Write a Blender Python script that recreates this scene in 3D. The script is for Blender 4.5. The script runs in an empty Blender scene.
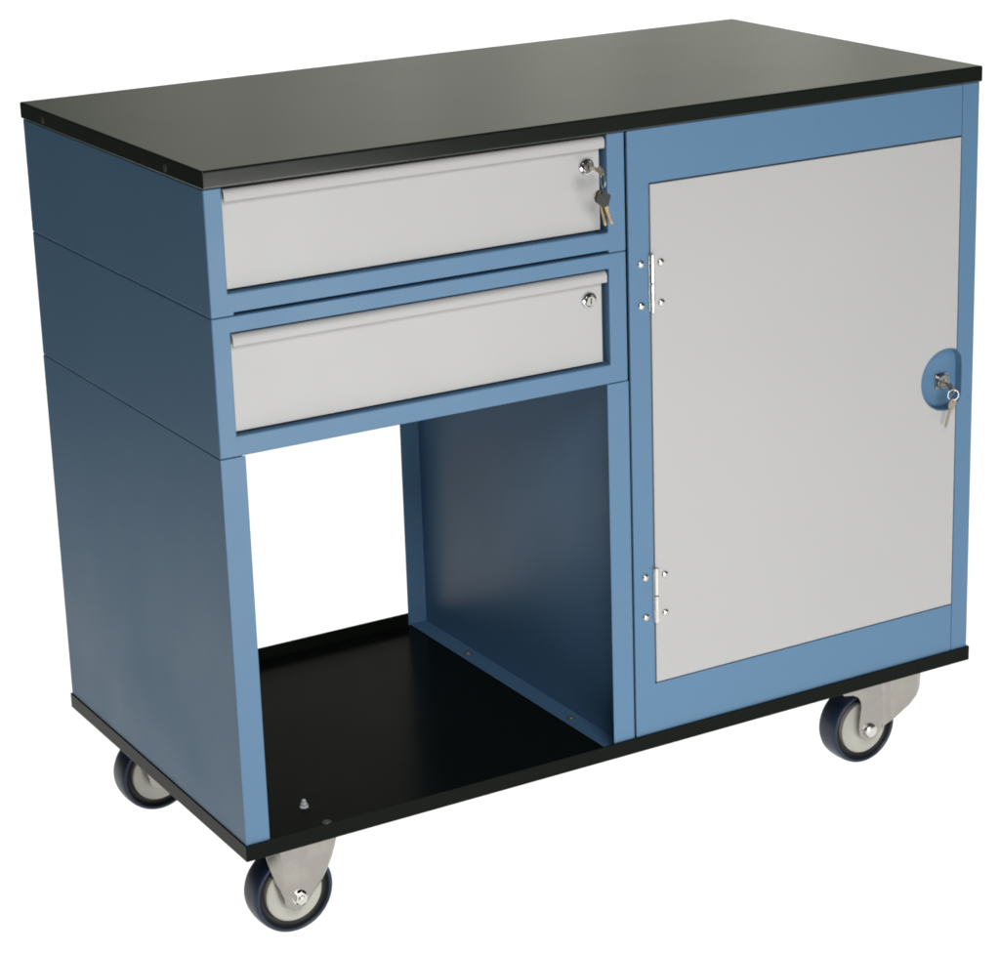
import bpy, bmesh, math, random
from mathutils import Matrix, Vector

random.seed(4)
scene = bpy.context.scene
col = scene.collection
FLOOR = 0.1277          # height of the tray's underside above the floor (castors)

# ------------------------------------------------------------------ camera
CR = ((0.8534750893640926, -0.5205255003288896, -0.025168936058431013),
      (-0.1742300036458288, -0.23949099302650612, -0.9551376707515795),
      (0.49114578046088186, 0.8195713927209376, -0.29509075649524186))
cam_data = bpy.data.cameras.new("camera")
cam = bpy.data.objects.new("camera", cam_data)
col.objects.link(cam)
right, down, fwd = (Vector(r) for r in CR)
rm = Matrix((right, -down, -fwd)).transposed().to_4x4()
cam.matrix_world = Matrix.Translation((-0.99703, -2.32249, 1.24862 + FLOOR)) @ rm
cam_data.sensor_fit = 'HORIZONTAL'
cam_data.sensor_width = 36.0
cam_data.lens = 36.0 * 2576.8 / 1000.0
cam_data.shift_x = (500.0 - 551.58) / 1000.0
cam_data.shift_y = (431.04 - 476.5) / 1000.0
cam_data.clip_end = 200.0
scene.camera = cam

# ------------------------------------------------------------------ world and lamps
world = bpy.data.worlds.new("World")
scene.world = world
world.use_nodes = True
bg = world.node_tree.nodes["Background"]
bg.inputs[1].default_value = 1.0
def world_glow_nodes():
    """the dim room round the light table: a pale wall ahead of the camera, dark elsewhere"""
    N = world.node_tree.nodes; L = world.node_tree.links
    tc = N.new("ShaderNodeTexCoord")
    dot = N.new("ShaderNodeVectorMath"); dot.operation = 'DOT_PRODUCT'
    dot.inputs[1].default_value = Vector((0.66, 0.72, 0.20)).normalized()
    L.new(tc.outputs["Generated"], dot.inputs[0])
    r = N.new("ShaderNodeMapRange"); r.interpolation_type = 'SMOOTHSTEP'
    r.inputs[1].default_value = 0.885; r.inputs[2].default_value = 0.99
    L.new(dot.outputs["Value"], r.inputs[0])
    mx = N.new("ShaderNodeMix"); mx.data_type = 'RGBA'
    mx.inputs[6].default_value = (0.046, 0.052, 0.046, 1)
    mx.inputs[7].default_value = (0.55, 0.56, 0.49, 1)
    L.new(r.outputs[0], mx.inputs[0])
    # soft patches and upright bands added to the glow, to streak the worktop's reflection
    mp = N.new("ShaderNodeMapping"); mp.inputs["Scale"].default_value = (7.0, 7.0, 1.2)
    n = N.new("ShaderNodeTexNoise"); n.inputs["Scale"].default_value = 1.6; n.inputs["Detail"].default_value = 2
    L.new(tc.outputs["Generated"], mp.inputs[0]); L.new(mp.outputs[0], n.inputs["Vector"])
    k = N.new("ShaderNodeMapRange")
    k.inputs[1].default_value = 0.3; k.inputs[2].default_value = 0.7
    k.inputs[3].default_value = 0.72; k.inputs[4].default_value = 1.22
    L.new(n.outputs["Fac"], k.inputs[0])
    sc = N.new("ShaderNodeVectorMath"); sc.operation = 'SCALE'
    L.new(mx.outputs[2], sc.inputs[0]); L.new(k.outputs[0], sc.inputs["Scale"])
    L.new(sc.outputs[0], bg.inputs[0])
world_glow_nodes()

H = Vector((fwd.x, fwd.y, 0)).normalized()       # the added light table stands square to the camera
S = Vector((H.y, -H.x, 0))
C0 = Vector((-0.99703, -2.32249, 0))
def tab(side, ahead, z):
    return C0 + S * side + H * ahead + Vector((0, 0, z))

def area(name, loc, target, sx, sy, power, colour=(1, 1, 1)):
    d = bpy.data.lights.new(name, 'AREA')
    d.shape = 'RECTANGLE'; d.size = sx; d.size_y = sy
    d.energy = power; d.color = colour
    o = bpy.data.objects.new(name, d)
    col.objects.link(o)
    o.location = loc
    o.rotation_euler = (Vector(target) - Vector(loc)).to_track_quat('-Z', 'Y').to_euler()
    return o
HEAD = math.atan2(H.y, H.x) - math.pi / 2
under = area("floor_whitening_lamp", tab(0.7, 3.6, -0.5), tab(0.7, 3.6, 1), 6.2, 5.2, 159, (1.0, 1.0, 0.965))  # unseen lamp added under the floor, washes it and its shadows out to white
under.rotation_euler = (math.pi, 0, HEAD)
area("backdrop_whitening_lamp", tab(0.7, 6.9, 0.15), tab(0.7, 0, 0.15), 6.2, 1.2, 70)  # unseen lamp added behind the sheet, keeps the backdrop white
area("low_softbox", (0.50, -1.85, 0.20), (0.1, 0.0, 0.50), 1.3, 0.36, 24, (1.0, 1.0, 0.98))
area("key_lamp", (-0.28, -2.0, 2.05), (0.35, 0.1, 0.45), 0.8, 0.8, 36, (1.0, 0.99, 0.975))

scene.view_settings.view_transform = 'Standard'
scene.view_settings.look = 'None'
scene.view_settings.exposure = 0.0
scene.view_settings.gamma = 1.0
scene.view_settings.use_curve_mapping = False
try:
    scene.cycles.filter_width = 1.9
    scene.cycles.max_bounces = 8
except Exception:
    pass

# ------------------------------------------------------------------ materials
def mat(name, base, rough, metal=0.0, spec=0.5, rvar=0.0, rscale=6.0, bump=0.0, bscale=400.0,
        cvar=None, cscale=5.0, coat=0.0, wave=0.0, stretch=(1, 1, 1), specks=None):
    m = bpy.data.materials.new(name)
    m.use_nodes = True
    nt = m.node_tree; N = nt.nodes; L = nt.links
    p = N["Principled BSDF"]
    p.inputs["Base Color"].default_value = (*base, 1)
    p.inputs["Roughness"].default_value = rough
    p.inputs["Metallic"].default_value = metal
    p.inputs["Specular IOR Level"].default_value = spec
    p.inputs["Coat Weight"].default_value = coat
    p.inputs["Coat Roughness"].default_value = 0.08
    tc = N.new("ShaderNodeTexCoord")
    mp = N.new("ShaderNodeMapping"); mp.inputs["Scale"].default_value = stretch
    L.new(tc.outputs["Object"], mp.inputs[0])
    if rvar:
        n = N.new("ShaderNodeTexNoise"); n.inputs["Scale"].default_value = rscale
        n.inputs["Detail"].default_value = 6; n.inputs["Roughness"].default_value = 0.6
        L.new(mp.outputs[0], n.inputs["Vector"])
        r = N.new("ShaderNodeMapRange")
        r.inputs[1].default_value = 0.3; r.inputs[2].default_value = 0.7
        r.inputs[3].default_value = max(0.0, rough - rvar); r.inputs[4].default_value = rough + rvar
        L.new(n.outputs["Fac"], r.inputs[0]); L.new(r.outputs[0], p.inputs["Roughness"])
    src = None
    if cvar:
        n = N.new("ShaderNodeTexNoise"); n.inputs["Scale"].default_value = cscale
        n.inputs["Detail"].default_value = 5
        L.new(mp.outputs[0], n.inputs["Vector"])
        mx = N.new("ShaderNodeMix"); mx.data_type = 'RGBA'
        mx.inputs[6].default_value = (*base, 1); mx.inputs[7].default_value = (*cvar, 1)
        rr = N.new("ShaderNodeMapRange"); rr.inputs[1].default_value = 0.35; rr.inputs[2].default_value = 0.7
        L.new(n.outputs["Fac"], rr.inputs[0]); L.new(rr.outputs[0], mx.inputs[0])
        L.new(mx.outputs[2], p.inputs["Base Color"]); src = mx.outputs[2]
    if specks:
        n = N.new("ShaderNodeTexNoise"); n.inputs["Scale"].default_value = 260
        L.new(tc.outputs["Object"], n.inputs["Vector"])
        rr = N.new("ShaderNodeMapRange"); rr.inputs[1].default_value = 0.76; rr.inputs[2].default_value = 0.8
        L.new(n.outputs["Fac"], rr.inputs[0])
        mx = N.new("ShaderNodeMix"); mx.data_type = 'RGBA'
        mx.inputs[6].default_value = (*base, 1); mx.inputs[7].default_value = (*specks, 1)
        if src: L.new(src, mx.inputs[6])
        L.new(rr.outputs[0], mx.inputs[0]); L.new(mx.outputs[2], p.inputs["Base Color"])
    if bump:
        n = N.new("ShaderNodeTexNoise"); n.inputs["Scale"].default_value = bscale
        n.inputs["Detail"].default_value = 2
        L.new(mp.outputs[0], n.inputs["Vector"])
        b = N.new("ShaderNodeBump"); b.inputs["Strength"].default_value = bump
        b.inputs["Distance"].default_value = 0.001
        L.new(n.outputs["Fac"], b.inputs["Height"]); L.new(b.outputs[0], p.inputs["Normal"])
        if wave:                           # thin sheet is never quite flat
            w = N.new("ShaderNodeTexNoise"); w.inputs["Scale"].default_value = 4.5; w.inputs["Detail"].default_value = 1
            L.new(mp.outputs[0], w.inputs["Vector"])
            c = N.new("ShaderNodeBump"); c.inputs["Strength"].default_value = wave
            c.inputs["Distance"].default_value = 0.004
            L.new(w.outputs["Fac"], c.inputs["Height"]); L.new(c.outputs[0], b.inputs["Normal"])
    return m

BLUE = mat("blue_powder_coat", (0.080, 0.168, 0.280), 0.45, spec=0.34, rvar=0.05, bump=0.05, bscale=420, wave=0.25,
           cvar=(0.081, 0.172, 0.290), cscale=3)
GREY = mat("light_grey_powder_coat", (0.392, 0.387, 0.391), 0.42, spec=0.35, rvar=0.05, bump=0.05, bscale=420,
           cvar=(0.384, 0.380, 0.383), cscale=4)
BLACK = mat("black_powder_coat", (0.006, 0.0075, 0.006), 0.22, spec=0.045, rvar=0.05, bump=0.03, bscale=500)
TOPBLACK = mat("satin_black_worktop_paint", (0.008, 0.010, 0.008), 0.15, spec=0.5, rvar=0.012, rscale=2, bump=0.012, bscale=500, wave=0.15)
ZINC = mat("zinc_plated_steel", (0.36, 0.345, 0.315), 0.27, metal=1.0, rvar=0.08, rscale=40,
           cvar=(0.31, 0.285, 0.285), cscale=28, bump=0.05, bscale=300)
CHROME = mat("chrome", (0.58, 0.58, 0.57), 0.14, metal=1.0, rvar=0.04, rscale=60)
NICKEL = mat("dark_nickel", (0.27, 0.265, 0.26), 0.22, metal=1.0, rvar=0.05, rscale=60)
STEEL = mat("bright_steel", (0.60, 0.59, 0.56), 0.25, metal=1.0, rvar=0.06, rscale=80)
KEYMETAL = mat("nickel_brass_key", (0.38, 0.33, 0.26), 0.45, metal=1.0, rvar=0.08, rscale=150)
BRASS = mat("brass_key", (0.17, 0.125, 0.07), 0.45, metal=1.0, rvar=0.08, rscale=150)
TYRE = mat("dark_navy_rubber", (0.008, 0.018, 0.045), 0.42, spec=0.36, rvar=0.08, rscale=30, bump=0.08, bscale=250,
           cvar=(0.009, 0.017, 0.038), cscale=20)
RIM = mat("pale_grey_plastic", (0.37, 0.365, 0.33), 0.5, spec=0.4, rvar=0.06, rscale=30, bump=0.05, bscale=200,
          cvar=(0.34, 0.33, 0.295), cscale=18)
BOLT = mat("bright_zinc_bolt", (0.88, 0.88, 0.9), 0.3, metal=0.2, rvar=0.05, rscale=80)
DULLBOLT = mat("dull_bolt", (0.16, 0.165, 0.17), 0.5, metal=0.4, rvar=0.05, rscale=80)
DARKPLASTIC = mat("black_plastic", (0.008, 0.008, 0.009), 0.6, rvar=0.05, rscale=60)
DULL = mat("dull_rivet", (0.05, 0.053, 0.05), 0.5, metal=0.3, rvar=0.05)
SLOT = mat("dark_keyway", (0.006, 0.006, 0.006), 0.6, rvar=0.05)

def acrylic(name):
    m = bpy.data.materials.new(name); m.use_nodes = True
    nt = m.node_tree; N = nt.nodes; L = nt.links
    N.remove(N["Principled BSDF"])
    t = N.new("ShaderNodeBsdfTranslucent"); d = N.new("ShaderNodeBsdfDiffuse")
    n = N.new("ShaderNodeTexNoise"); n.inputs["Scale"].default_value = 2.0
    r = N.new("ShaderNodeMix"); r.data_type = 'RGBA'
    r.inputs[6].default_value = (0.92, 0.92, 0.92, 1); r.inputs[7].default_value = (0.95, 0.95, 0.95, 1)
    L.new(n.outputs["Fac"], r.inputs[0])
    L.new(r.outputs[2], t.inputs["Color"]); L.new(r.outputs[2], d.inputs["Color"])
    mx = N.new("ShaderNodeMixShader"); mx.inputs[0].default_value = 0.25
    L.new(t.outputs[0], mx.inputs[1]); L.new(d.outputs[0], mx.inputs[2])
    L.new(mx.outputs[0], N["Material Output"].inputs["Surface"])
    return m
ACRYLIC = acrylic("white_opal_acrylic")  # translucent so that the added lamps can whiten floor and backdrop

# ------------------------------------------------------------------ mesh helpers (millimetres, z = 0 at the tray's underside)
class MB:
    def __init__(self):
        self.bm = bmesh.new(); self.mi = 0
    def _tag(self, before):
        for f in self.bm.faces:
            if f not in before: f.material_index = self.mi
    def face(self, vs):
        f = self.bm.faces.new(vs); f.material_index = self.mi; return f
    def box(self, x0, x1, y0, y1, z0, z1):
        v = [self.bm.verts.new((x, y, z)) for z in (z0, z1) for y in (y0, y1) for x in (x0, x1)]
        for q in ((0, 2, 3, 1), (4, 5, 7, 6), (0, 1, 5, 4), (2, 6, 7, 3), (0, 4, 6, 2), (1, 3, 7, 5)):
            self.face([v[i] for i in q])
        return v
    def prism(self, poly, a0, a1, axis='y', holes=()):
        """poly in the two other axes (x,z for 'y'; x,y for 'z'; y,z for 'x'), extruded from a0 to a1"""
        def mk(p, a):
            if axis == 'y': return (p[0], a, p[1])
            if axis == 'z': return (p[0], p[1], a)
            return (a, p[0], p[1])
        loops = [list(poly)] + [list(h) for h in holes]
        t = bmesh.new(); allv = []
        for a in (a0, a1):
            es = []; lv = []
            for lp in loops:
                vs = [t.verts.new(mk(p, a)) for p in lp]; lv.append(vs)
                for i in range(len(vs)): es.append(t.edges.new((vs[i], vs[(i + 1) % len(vs)])))
            if len(loops) == 1: t.faces.new(lv[0])
            else: bmesh.ops.triangle_fill(t, edges=es, use_beauty=True)
            allv.append(lv)
        for l0, l1 in zip(*allv):
            for i in range(len(l0)):
                j = (i + 1) % len(l0)
                t.faces.new((l0[i], l0[j], l1[j], l1[i]))
        bmesh.ops.recalc_face_normals(t, faces=t.faces)
        if len(loops) > 1:
            bmesh.ops.join_triangles(t, faces=[f for f in t.faces if len(f.verts) == 3],
                                     angle_face_threshold=0.01, angle_shape_threshold=3.2)
        self.add(t)
    def add(self, t, M=None):
        if M is not None: t.transform(M)
        mp = {v: self.bm.verts.new(v.co) for v in t.verts}
        for f in t.faces:
            self.face([mp[v] for v in f.verts])
        t.free()
    def lathe(self, prof, origin, axis='y', n=48, closed=False):
        """prof: list of (radius, offset along axis)"""
        t = bmesh.new(); rings = []
        for r, a in prof:
            ring = []
            for k in range(n if r > 1e-6 else 1):
                th = 2 * math.pi * k / n
                c, s = r * math.cos(th), r * math.sin(th)
                p = {'y': (c, a, s), 'z': (c, s, a), 'x': (a, c, s)}[axis]
                ring.append(t.verts.new(Vector(p) + Vector(origin)))
            rings.append(ring)
        pairs = list(zip(rings, rings[1:]))
        if closed: pairs.append((rings[-1], rings[0]))
        for A, B in pairs:
            for k in range(n):
                a0, a1 = A[k % len(A)], A[(k + 1) % len(A)]
                b0, b1 = B[k % len(B)], B[(k + 1) % len(B)]
                vs = []
                for v in (a0, a1, b1, b0):
                    if v not in vs: vs.append(v)
                if len(vs) > 2: t.faces.new(vs)
        bmesh.ops.recalc_face_normals(t, faces=t.faces)
        self.add(t)
    def hexa(self, origin, r, a0, a1, axis='y', n=6, rot=0.3):
        poly = [(r * math.cos(rot + 2 * math.pi * k / n), r * math.sin(rot + 2 * math.pi * k / n)) for k in range(n)]
        o = origin
        if axis == 'y': self.prism([(o[0] + x, o[2] + z) for x, z in poly], o[1] + a0, o[1] + a1, 'y')
        else: self.prism([(o[0] + x, o[1] + y) for x, y in poly], o[2] + a0, o[2] + a1, 'z')
    def torus(self, centre, R, r, M, n=28, k=10):
        t = bmesh.new(); g = []
        for i in range(n):
            a = 2 * math.pi * i / n; row = []
            for j in range(k):
                b = 2 * math.pi * j / k
                row.append(t.verts.new(((R + r * math.cos(b)) * math.cos(a), (R + r * math.cos(b)) * math.sin(a), r * math.sin(b))))
            g.append(row)
        for i in range(n):
            for j in range(k):
                t.faces.new((g[i][j], g[(i + 1) % n][j], g[(i + 1) % n][(j + 1) % k], g[i][(j + 1) % k]))
        self.add(t, Matrix.Translation(centre) @ M)
    def build(self, name, mats, parent=None, bevel=0.0, seg=2, smooth=True, loc=(0, 0, 0), angle=35):
        bm = self.bm
        bmesh.ops.recalc_face_normals(bm, faces=bm.faces)
        bm.transform(Matrix.Scale(0.001, 4))
        me = bpy.data.meshes.new(name)
        bm.to_mesh(me); bm.free()
        for m in (mats if isinstance(mats, (list, tuple)) else [mats]): me.materials.append(m)
        o = bpy.data.objects.new(name, me)
        col.objects.link(o)
        if smooth:
            for p in me.polygons: p.use_smooth = True
            try: me.set_sharp_from_angle(angle=math.radians(angle))
            except Exception: pass
        if bevel:
            b = o.modifiers.new("bevel", 'BEVEL')
            b.width = bevel * 0.001; b.segments = seg; b.limit_method = 'ANGLE'
            b.angle_limit = math.radians(40); b.harden_normals = True
        if parent is not None: o.parent = parent
        o.location = loc
        return o

def arc(cx, cz, r, a0, a1, n):
    return [(cx + r * math.cos(math.radians(a0 + (a1 - a0) * k / n)),
             cz + r * math.sin(math.radians(a0 + (a1 - a0) * k / n))) for k in range(n + 1)]
def rect(x0, x1, z0, z1):
    return [(x0, z0), (x1, z0), (x1, z1), (x0, z1)]

# ------------------------------------------------------------------ setting: an added opal sheet, lit through to stay white, curving up behind the trolley
bm = bmesh.new()
prof = [(a, 0.0) for a in (0.9, 1.6, 2.2, 2.8, 3.4, 4.0, 4.6, 5.2)]
prof += [(5.2 + 0.8 * math.sin(math.radians(a)), 0.8 - 0.8 * math.cos(math.radians(a))) for a in range(8, 91, 8)]
prof += [(6.0, 0.88)]
rows = [[bm.verts.new(tab(s, a, z)) for s in (-(0.27 * a + 0.2), -(0.135 * a + 0.1), 0.0, 1.6, 3.3)] for a, z in prof]
for r0, r1 in zip(rows, rows[1:]):
    for k in range(4): bm.faces.new((r0[k], r0[k + 1], r1[k + 1], r1[k]))
me = bpy.data.meshes.new("floor"); bm.to_mesh(me); bm.free()
for p in me.polygons: p.use_smooth = True
me.materials.append(ACRYLIC)
floor = bpy.data.objects.new("floor", me); col.objects.link(floor); floor["kind"] = "structure"

# ------------------------------------------------------------------ the trolley
def empty(name, loc, label=None, cat=None):
    o = bpy.data.objects.new(name, None); col.objects.link(o)
    o.location = loc; o.empty_display_size = 0.05
    if label: o["label"] = label
    if cat: o["category"] = cat
    return o
trolley = empty("tool_trolley", (0, 0, FLOOR),
                "blue steel workshop trolley with black worktop, two grey drawers, grey cupboard door and four castors", "trolley")

# base tray: a pan with an upturned lip
m = MB()
m.prism(rect(0, 1000, 0, 511), 0, 18.6, 'z', holes=[rect(2, 998, 2, 509)])
m.box(1.5, 998.5, 1.5, 509.5, 0.6, 2.4)
tray = m.build("base_tray", BLACK, trolley, bevel=0.7)

# worktop
m = MB()
m.box(0, 1000, 0, 511, 733, 752.2)
top = m.build("worktop", TOPBLACK, trolley, bevel=2.2, seg=4)
for y in (91, 438):
    m = MB(); m.lathe([(4.2, -0.2), (4.0, -0.7), (2.6, -1.1), (0, -1.2)], (0.1, y, 741.5), 'x', 24)
    m.build("rivet", DULL, top)

# drawer units
def drawer_unit(z0, z1, oz0, oz1, slot, lock_z, name="drawer_unit"):
    m = MB()
    outer = [(1.5, z0)]
    if slot: outer += [(27, z0), (27, z0 + 3.0), (476, z0 + 3.0), (476, z0)]
    outer += [(498, z0), (498, z1), (1.5, z1)]
    if oz1 > 728:                          # the upper unit is open on top, closed by the worktop
        outer = outer[:-2] + [(498, z1), (475.3, z1), (475.3, oz0), (21.5, oz0), (21.5, z1), (1.5, z1)]
        m.prism(outer, 3, 508, 'y')
    else:
        m.prism(outer, 3, 508, 'y', holes=[rect(21.5, 475.3, oz0, oz1)])
    m.box(20, 477, 496, 499, oz0 - 1, oz1 + 1 if oz1 < 728 else oz1)
    u = m.build(name, BLUE, trolley, bevel=1.7, seg=3)
    # the drawer: a shallow box with its front panel
    m = MB()
    b, t = oz0 + 2.6, oz1 - 2.2
    m.box(24, 470, 10.5, 13, b, t - 2)
    m.box(34, 462, 13, 470, b + 8, b + 9.5)
    m.box(34, 35.5, 13, 470, b + 9.5, t - 22)
    m.box(460.5, 462, 13, 470, b + 9.5, t - 22)
    d = m.build("drawer", GREY, u, bevel=0.7)
    # folded pull along the top edge
    m = MB()
    p = [(11.0, t - 1.4), (11.0, t), (8.2, t)]
    p += [(8.2 - 5.6 * math.sin(math.radians(a)), t - 5.6 + 5.6 * math.cos(math.radians(a))) for a in (12, 25, 40, 55, 70, 90)]
    p += [(2.6, t - 11.6), (4.4, t - 13.0), (6.0, t - 13.0), (6.0, t - 11.9), (4.8, t - 11.8), (4.0, t - 11.0), (4.0, t - 5.6)]
    p += [(8.2 - 4.2 * math.sin(math.radians(a)), t - 5.6 + 4.2 * math.cos(math.radians(a))) for a in (75, 45, 10)]
    m.prism(p, 23.6, 472.5, 'x')
    m.build("pull", GREY, d, bevel=0.25, seg=1)
    # cylinder lock
    m = MB()
    o = (453.2, 10.5, lock_z)
    m.mi = 0
    m.lathe([(9.3, 0), (9.3, -1.2), (8.6, -2.3), (7.2, -2.8), (6.6, -2.0), (6.0, -1.6), (6.0, -4.2), (5.2, -5.0), (0, -5.0)], o, 'y', 40)
    m.mi = 1
    m.box(o[0] - 0.7, o[0] + 0.7, o[1] - 5.2, o[1] - 4.9, o[2] - 3.4, o[2] + 3.4)
    m.build("lock", [CHROME, SLOT], d)
    return u
unit_a = drawer_unit(600.6, 732.8, 624, 732.4, True, 698.5)
unit_b = drawer_unit(452.1, 600.1, 474, 583.0, False, 549.5)

# lower side panels: folded sheets with flanges front, back, top and bottom
def side_panel(x_sheet, x_in, x_edge):
    """x_sheet outer face, x_in inner face, x_edge flange end"""
    m = MB()
    m.prism([(x_sheet, 3), (x_edge, 3), (x_edge, 4.6), (x_in, 4.6), (x_in, 506.4), (x_edge, 506.4), (x_edge, 508), (x_sheet, 508)],
            2.5, 451.6, 'z')
    a, b = sorted((x_in, x_edge + (2 if x_edge > x_in else -2) * -1))
    m.box(a, b, 4.8, 506.2, 2.7, 4.4)
    m.box(a, b, 4.8, 506.2, 449.6, 451.3)
    return m.build("side_panel", BLUE, trolley, bevel=0.9, seg=3)
pl = side_panel(1.5, 3.1, 30)
pr = side_panel(498.6, 497.0, 470.5)
def bolt(x, y, z, parent, tall=True, r=5.0):
    m = MB()
    m.lathe([(0, 0), (r, 0), (r, 0.8), (r * 0.8, 1.1), (0, 1.1)], (x, y, z), 'z', 28)
    if tall:
        m.hexa((x, y, z), r * 0.82, 1.0, 4.6, 'z', 6, 0.2)
        m.lathe([(2.5, 4.5), (2.5, 8.4), (2.0, 8.9), (0, 8.9)], (x, y, z), 'z', 20)
    else:
        m.lathe([(r * 0.85, 1.0), (r * 0.7, 2.2), (r * 0.4, 2.8), (0, 3.0)], (x, y, z), 'z', 24)
    return m.build("bolt", BOLT if tall else DULLBOLT, parent)
bolt(110, 85, 2.4, tray); bolt(113, 34, 2.4, tray, False, 5.4)
bolt(484, 372, 4.4, pr, False, 5.0); bolt(484, 121, 4.4, pr, False, 5.0)

# cupboard carcass
m = MB()
m.box(501.4, 503, 5.4, 508, 2.6, 732.6)
m.box(995.8, 997.4, 5.4, 508, 2.6, 732.6)
m.box(503, 995.8, 506.2, 507.8, 2.6, 732.6)
m.box(503, 995.8, 25, 506.2, 2.7, 4.2)
m.box(503, 995.8, 25, 506.2, 730.8, 732.4)
m.box(503, 995.8, 25, 506, 370, 371.5)
cup = m.build("cupboard", BLUE, trolley, bevel=0.5)
# front frame: top rail, hinge stile and bottom rail in one sheet
m = MB()
m.prism([(501.4, 2.6), (972.0, 2.6), (972.0, 79.6), (528.8, 79.6), (528.8, 671.8), (972.0, 671.8), (972.0, 732.6), (501.4, 732.6)],
        3.0, 5.2, 'y')
m.prism([(501.4, 4), (972.0, 4), (972.0, 77), (526, 77), (526, 674), (972.0, 674), (972.0, 731), (501.4, 731)], 5.2, 22, 'y')
fr = m.build("door_frame", BLUE, cup, bevel=0.8, seg=2)
# closing stile with a finger notch
CX, CZ, CRAD = 955.6, 375.0, 39.0
m = MB()
nz = 33.5
notch = [(972.8, CZ - nz)] + [(976.5, CZ - nz + 4), (979.3, CZ - 24), (980.0, CZ - 12), (980.0, CZ + 12), (979.3, CZ + 24), (976.5, CZ + nz - 4)] + [(972.8, CZ + nz)]
m.prism([(972.8, 2.6), (997.6, 2.6), (997.6, 732.6), (972.8, 732.6)] + notch[::-1], 3.0, 20.0, 'y')
m.build("closing_stile", BLUE, cup, bevel=0.8, seg=2)

# the door
m = MB()
h0, h1 = 81.1, 670.2
ang = math.degrees(math.acos((970.8 - CX) / CRAD))
bite = arc(CX, CZ, CRAD, ang, 360 - ang, 40)          # from the top of the bite round the left to its bottom
m.prism([(530.2, h0), (970.8, h0)] + bite[::-1] + [(970.8, h1), (530.2, h1)], 2.2, 19, 'y')
door = m.build("door", GREY, cup, bevel=0.6, seg=2)
# dished finger pull behind the bite
m = MB()
m.prism([(CX + 40, CZ - 31), (CX + 40, CZ + 31)] + arc(CX, CZ, CRAD + 1.5, 52, 308, 36), 15.0, 16.6, 'y')
t_in, t_out = arc(CX, CZ, CRAD - 0.2, ang, 360 - ang, 40), arc(CX, CZ, CRAD - 1.4, ang, 360 - ang, 40)
m.prism(t_out + t_in[::-1], 2.6, 15.0, 'y')
pull = m.build("finger_pull", BLUE, door, bevel=0.4)
m = MB()
lo = (957.0, 15.0, 370.5)
m.hexa(lo, 13.2, -2.2, 0, 'y', 4, math.pi / 4)
m.lathe([(9.2, -2.2), (9.2, -6.2), (8.4, -7.2), (6.6, -7.2), (6.2, -6.2), (0, -6.2)], lo, 'y', 36)
m.mi = 1
m.box(lo[0] - 0.7, lo[0] + 0.7, lo[1] - 6.45, lo[1] - 6.1, lo[2] - 3.6, lo[2] + 3.6)
m.build("lock", [NICKEL, SLOT], door, bevel=0.4)
# hinges with their screws
for z0, z1 in ((526, 592), (156, 223)):
    m = MB()
    mid = (z0 + z1) / 2
    xh = 530.2
    for a, b in ((z0, mid - 0.5), (mid + 0.5, z1)):
        m.lathe([(0, a - mid), (2.8, a - mid), (3.2, a - mid + 0.5), (3.2, b - mid - 0.5), (2.8, b - mid), (0, b - mid)], (xh, 0.8, mid), 'z', 20)
    m.box(xh - 3.6, xh - 2.4, 0.9, 3.4, z0 + 0.4, z1 - 0.4)
    m.build("hinge", STEEL, door)
    for x, y, z in ((517, 3.0, z0 + 8.5), (517, 3.0, z1 - 10), (543, 2.2, z0 + 9), (543, 2.2, z1 - 11)):
        m = MB()
        m.lathe([(4.6, 0), (4.5, -0.7), (3.6, -1.9), (2.0, -2.6), (1.2, -2.7)], (x, y, z), 'y', 24)
        m.lathe([(1.2, -2.7), (1.0, -1.6), (0, -1.5)], (x, y, z), 'y', 24)
        m.build("screw", STEEL, door)

# ------------------------------------------------------------------ castors
WZ = -78.7
Y0 = 48.0                                  # wheel face nearest the viewer; the wheel is 30 wide
def wheel(parent, x, y0):
    m = MB()
    W = 35.0
    m.lathe([(42.6, 1.6), (43.4, 0.5), (44.8, 0.0), (46.4, 0.8), (47.6, 3.0), (48.4, 7.5), (48.9, W / 2),
             (48.4, W - 7.5), (47.6, W - 3.0), (46.4, W - 0.8), (44.8, W), (43.4, W - 0.5), (42.6, W - 1.6)], (x, y0, WZ), 'y', 64)
    m.mi = 1                               # recess between tread and hub, blacker than the tread
    m.lathe([(42.6, 1.6), (41.8, 5.0), (40.5, 7.5), (37.0, 9.0), (33.4, 9.0)], (x, y0, WZ), 'y', 64)
    m.lathe([(42.6, W - 1.6), (41.8, W - 5.0), (40.5, W - 7.5), (37.0, W - 9.0), (33.4, W - 9.0)], (x, y0, WZ), 'y', 64)
    m.build("tyre", [TYRE, DARKPLASTIC], parent, angle=60)
    m = MB()
    rp = [(0, 1.0), (13, 1.0), (14.5, 2.0), (29, 2.4), (32.6, 1.6), (34, 2.6), (34, 32.4), (32.6, 33.4), (29, 32.6), (14.5, 33), (13, 34), (0, 34)]
    m.lathe(rp, (x, y0, WZ), 'y', 64)
    m.build("rim", RIM, parent, angle=40)

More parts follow.
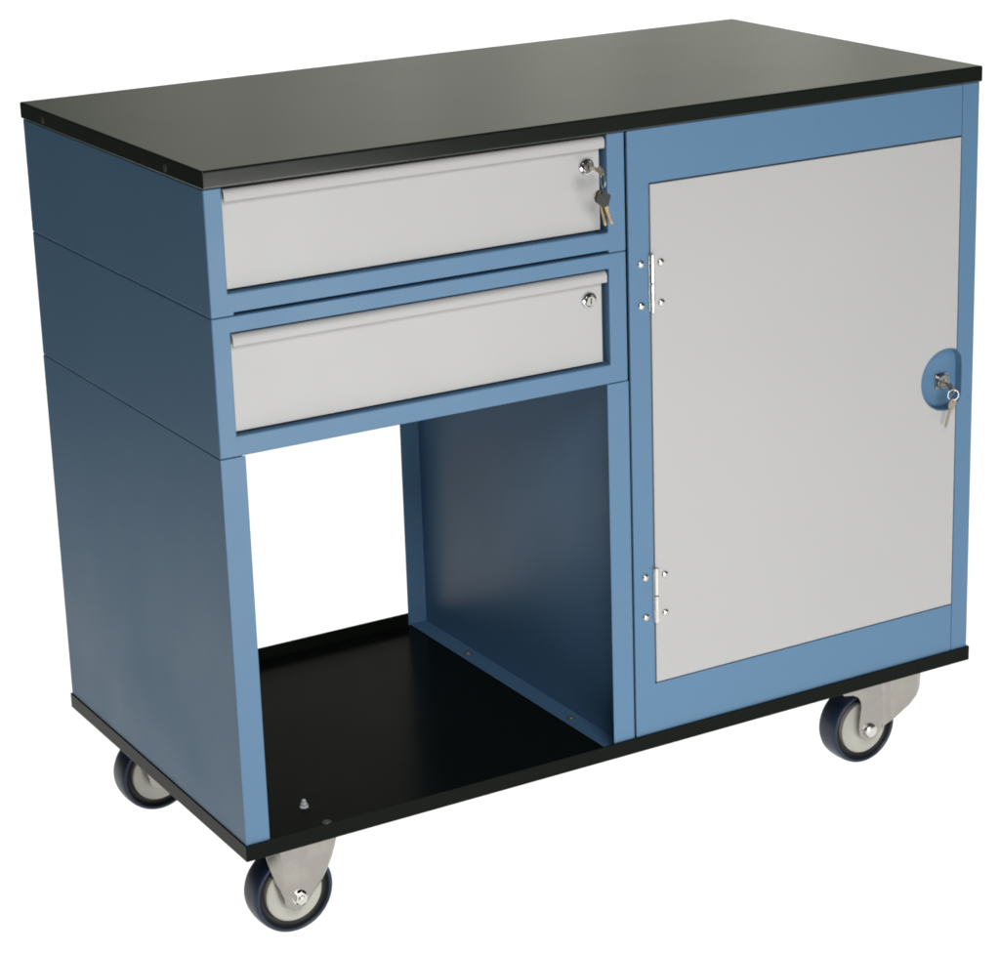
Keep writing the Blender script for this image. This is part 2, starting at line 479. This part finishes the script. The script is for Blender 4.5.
def axle(parent, x, y0, nut=True):
    m = MB()
    m.lathe([(4.0, -18 if nut else -11.5), (4.0, 53)], (x, y0, WZ), 'y', 20)
    if nut:
        m.lathe([(0, -19), (3.2, -19), (4.0, -18)], (x, y0, WZ), 'y', 20)
        m.lathe([(4.1, -11.6), (9.2, -11.6), (9.2, -10.1), (4.1, -10.1)], (x, y0, WZ), 'y', 28)
        m.hexa((x, y0, WZ), 7.6, -17.2, -11.6)
    else:
        m.lathe([(0, -15.5), (5.2, -15.5), (8.0, -14.0), (9.0, -11.6), (9.0, -10.0), (4, -10.0)], (x, y0, WZ), 'y', 28)
    m.hexa((x, y0, WZ), 7.6, 45.2, 50.0)
    m.build("axle_bolt", STEEL, parent, bevel=0.4)

def top_plate(parent, x0, x1, y0, y1):
    m = MB()
    m.box(x0, x1, y0, y1, -3.4, -0.4)
    m.build("mounting_plate", ZINC, parent, bevel=0.6)

def sheet(m, pts, thick):
    """thin plate through a quad strip: pts = list of (left point, right point), given thickness along y"""
    t = bmesh.new()
    A = [[t.verts.new(p) for p in row] for row in pts]
    B = [[t.verts.new((p[0], p[1] + thick, p[2])) for p in row] for row in pts]
    n, k = len(pts), len(pts[0])
    for i in range(n - 1):
        for j in range(k - 1):
            t.faces.new((A[i][j], A[i][j + 1], A[i + 1][j + 1], A[i + 1][j]))
            t.faces.new((B[i][j], B[i + 1][j], B[i + 1][j + 1], B[i][j + 1]))
    ring = [(i, 0) for i in range(n)] + [(n - 1, j) for j in range(1, k)] + [(i, k - 1) for i in range(n - 2, -1, -1)] + [(0, j) for j in range(k - 2, 0, -1)]
    for a, b in zip(ring, ring[1:] + ring[:1]):
        t.faces.new((A[a[0]][a[1]], A[b[0]][b[1]], B[b[0]][b[1]], B[a[0]][a[1]]))
    bmesh.ops.recalc_face_normals(t, faces=t.faces)
    m.add(t)

def fixed_castor(ax, y0, name="castor"):
    """the fork is a pressed plate: left edge folded back, right edge swept"""
    e = bpy.data.objects.new(name, None); col.objects.link(e); e.parent = trolley; e.empty_display_size = 0.03
    m = MB()
    for sgn in (1, -1):                    # front and rear cheek
        yy = (lambda d: y0 - d) if sgn > 0 else (lambda d: y0 + 35 + d)
        rows = []
        for z, fl, fd, l, r in ((-3.6, -27, -15, -17, 53), (-20, -28, -13, -16.5, 51), (-32, -29.5, -4, -16.3, 47.5), (-42, -29, 1.5, -16.2, 44), (-55, -25, 2.0, -16, 38),
                                (-68, -21.5, 2.5, -15.6, 30), (-78, -19, 4.5, -14.6, 20), (-86, -16, 7, -12, 13), (-92, -11, 9, -8, 7.5), (-94.5, -5, 9.8, -3.5, 3.0)):
            d = 10.0
            rows.append([(ax + fl, yy(fd), z), (ax + l - 2.5, yy(d - 1.2), z), (ax + l, yy(d), z), (ax + l + (r - l) * 0.3, yy(d + 1.6), z), (ax + l + (r - l) * 0.65, yy(d + 1.6), z),
                         (ax + r - 4, yy(d), z), (ax + r, yy(d - 2.5), z)])
        sheet(m, rows, 1.8)
    m.box(ax - 36, ax + 50, y0 - 9, y0 + 44, -5.6, -3.6)
    m.build("fork", ZINC, e, bevel=0.3, seg=1, angle=28)
    top_plate(e, ax - 22, ax + 50, y0 - 30, y0 + 52)
    wheel(e, ax, y0); axle(e, ax, y0, True)
    return e

def swivel_castor(ax, y0, name="castor"):
    e = bpy.data.objects.new(name, None); col.objects.link(e); e.parent = trolley; e.empty_display_size = 0.03
    m = MB()
    leg = [(-44, -7), (-43, -20), (-41, -23), (-27, -25.5), (-18.5, -30), (-14.5, -37), (-13.6, -46), (-16, -66), (-16.5, -73)]
    leg += [(-16.5 * math.cos(math.radians(a)), WZ + 1 - 15.5 * math.sin(math.radians(a))) for a in (20, 40, 60, 80, 100, 120, 140)]
    leg += [(19, -78), (22, -71), (17, -7)]
    for ya, yb in ((y0 - 10, y0 - 7.6), (y0 + 42.6, y0 + 45)):
        m.prism([(ax + x, z) for x, z in leg], ya, yb, 'y')
    # pressed shoulder and the swept shell towards the swivel head
    cols = ((16.5, 20.5, 9.6, -80), (20.5, 24, 11, -77), (26, 29, 16.8, -70.5), (29, 32, 17.8, -68.5), (41, 41, 17.8, -63.5),
            (57, 57, 17.8, -55), (70, 69, 15.5, -47), (78, 76.5, 12, -41), (82, 80.5, 9, -36))
    for sgn in (1, -1):
        yy = (lambda d: y0 - d) if sgn > 0 else (lambda d: y0 + 33.2 + d)
        rows = []
        for k in range(7):
            f = k / 6.0
            rows.append([(ax + xt + (xb - xt) * f, yy(d), -7 + (zb + 7) * f) for xt, xb, d, zb in cols])
        sheet(m, rows, 1.8)
    m.box(ax - 43, ax + 80, y0 - 8, y0 + 43, -9.0, -6.6)
    m.build("fork", ZINC, e, bevel=0.5, seg=2, angle=28)
    top_plate(e, ax + 2, ax + 84, y0 - 30, y0 + 52)
    m = MB(); m.lathe([(30, -3.4), (33, -5.5), (30, -7)], (ax + 44, y0 + 15, 0), 'z', 40)
    m.build("swivel_head", ZINC, e)
    wheel(e, ax, y0); axle(e, ax, y0, False)
    return e
fixed_castor(76, Y0); fixed_castor(76, 511 - Y0 - 35)
swivel_castor(873, Y0); swivel_castor(873, 511 - Y0 - 35)

# ------------------------------------------------------------------ keys
def key_shape(m, M, bow='round', length=24, bow_r=7.5, thick=1.6, mi_bow=0, mi_blade=0):
    """key in its own plane (x, z), hole near (0, 0), blade towards -z; M places it"""
    def place(poly, th, holes=(), mi=0):
        t = MB(); t.prism(poly, -th / 2, th / 2, 'y', holes=holes)
        m.mi = mi; m.add(t.bm, M)
    hole = [(1.7 * math.cos(2 * math.pi * k / 12), 1.7 * math.sin(2 * math.pi * k / 12)) for k in range(12)]
    if bow == 'diamond':
        outer = [(0, 3.6), (2.5, 2.6), (9.0, -6.6), (9.0, -7.6), (2.8, -16.6), (-2.8, -16.6), (-9.0, -7.6), (-9.0, -6.6), (-2.5, 2.6)]
        base = -16.6
    else:
        outer = arc(0, -4.2, bow_r, -62, 242, 22)
        base = -4.2 - bow_r * math.sin(math.radians(62))
    place(outer, thick * (1.7 if bow == 'diamond' else 1), [hole], mi_bow)
    w = 2.2
    b = [(-w, base + 1), (-w, base - length + 2.5), (-0.8, base - length)]
    zz = base - length + 2; k = 0
    while zz < base - 5:
        b.append((w - (0.3, 1.4, 0.6, 1.7)[k % 4], zz)); zz += 2.6; k += 1
    b += [(w, base - 4), (w, base + 1)]
    place(b, thick, (), mi_blade)

def rotm(yaw=0, tilt=0, lean=0):
    return (Matrix.Rotation(math.radians(yaw), 4, 'Z') @ Matrix.Rotation(math.radians(tilt), 4, 'X')
            @ Matrix.Rotation(math.radians(lean), 4, 'Y'))

def bunch(name, label, lock_p, out, key_specs, ring_r, ring_yaw, ins_roll, ins_bow_r, ins_len, ins_tilt=90, drop=0.0):
    """lock_p: point on the lock's face; 'out': distance of the key's hole in front of it"""
    e = empty(name, Vector(lock_p) * 0.001 + Vector((0, 0, FLOOR)), label, "keys")
    m = MB()
    # key in the lock: blade along +y
    M = Matrix.Translation((0, -out, -drop)) @ Matrix.Rotation(math.radians(ins_tilt - 90), 4, 'X') @ Matrix.Rotation(math.radians(ins_roll), 4, 'Y') @ Matrix.Rotation(math.radians(90), 4, 'X')
    key_shape(m, M, 'round', ins_len, ins_bow_r)
    m.build("key", KEYMETAL, e, bevel=0.2, seg=1)
    m = MB()
    Mr = Matrix.Rotation(math.radians(ring_yaw), 4, 'Z') @ Matrix.Rotation(math.radians(90), 4, 'X')
    m.torus((0, -out, -drop - ring_r + 1.0), ring_r, 0.65, Mr)
    m.build("ring", CHROME, e)
    for (dx, dy, dz, yaw, tilt, lean, bow, ln, mats) in key_specs:
        m = MB()
        key_shape(m, Matrix.Translation((dx, -out + dy, -drop - 2 * ring_r + 1.6 + dz)) @ rotm(yaw, tilt, lean), bow, ln, 7.0,
                  mi_bow=0, mi_blade=1)
        m.build("key", mats, e, bevel=0.2, seg=1)
    return e
bunch("key_bunch", "steel ring with black diamond-headed key and brass key, hanging from the upper drawer's lock",
      (453.2, 5.5, 698.5), 29.0,
      [(-3.5, -0.6, -5.0, -14, 0, -19, 'diamond', 22, [DARKPLASTIC, BRASS]),
       (-3.8, 3.0, -5.5, -8, 4, -13, 'round', 29, [KEYMETAL, BRASS])],
      9.5, 72, 82, 5.4, 16)
bunch("key_bunch", "pale brassy keys on a small ring, hanging from the lock of the grey cupboard door",
      (957.0, 8.8, 370.5), 18.0,
      [(0, 0, -1.0, 10, 6, 14, 'round', 24, [KEYMETAL, KEYMETAL])],
      6.6, -25, 72, 6.6, 7, 112, 7.0)
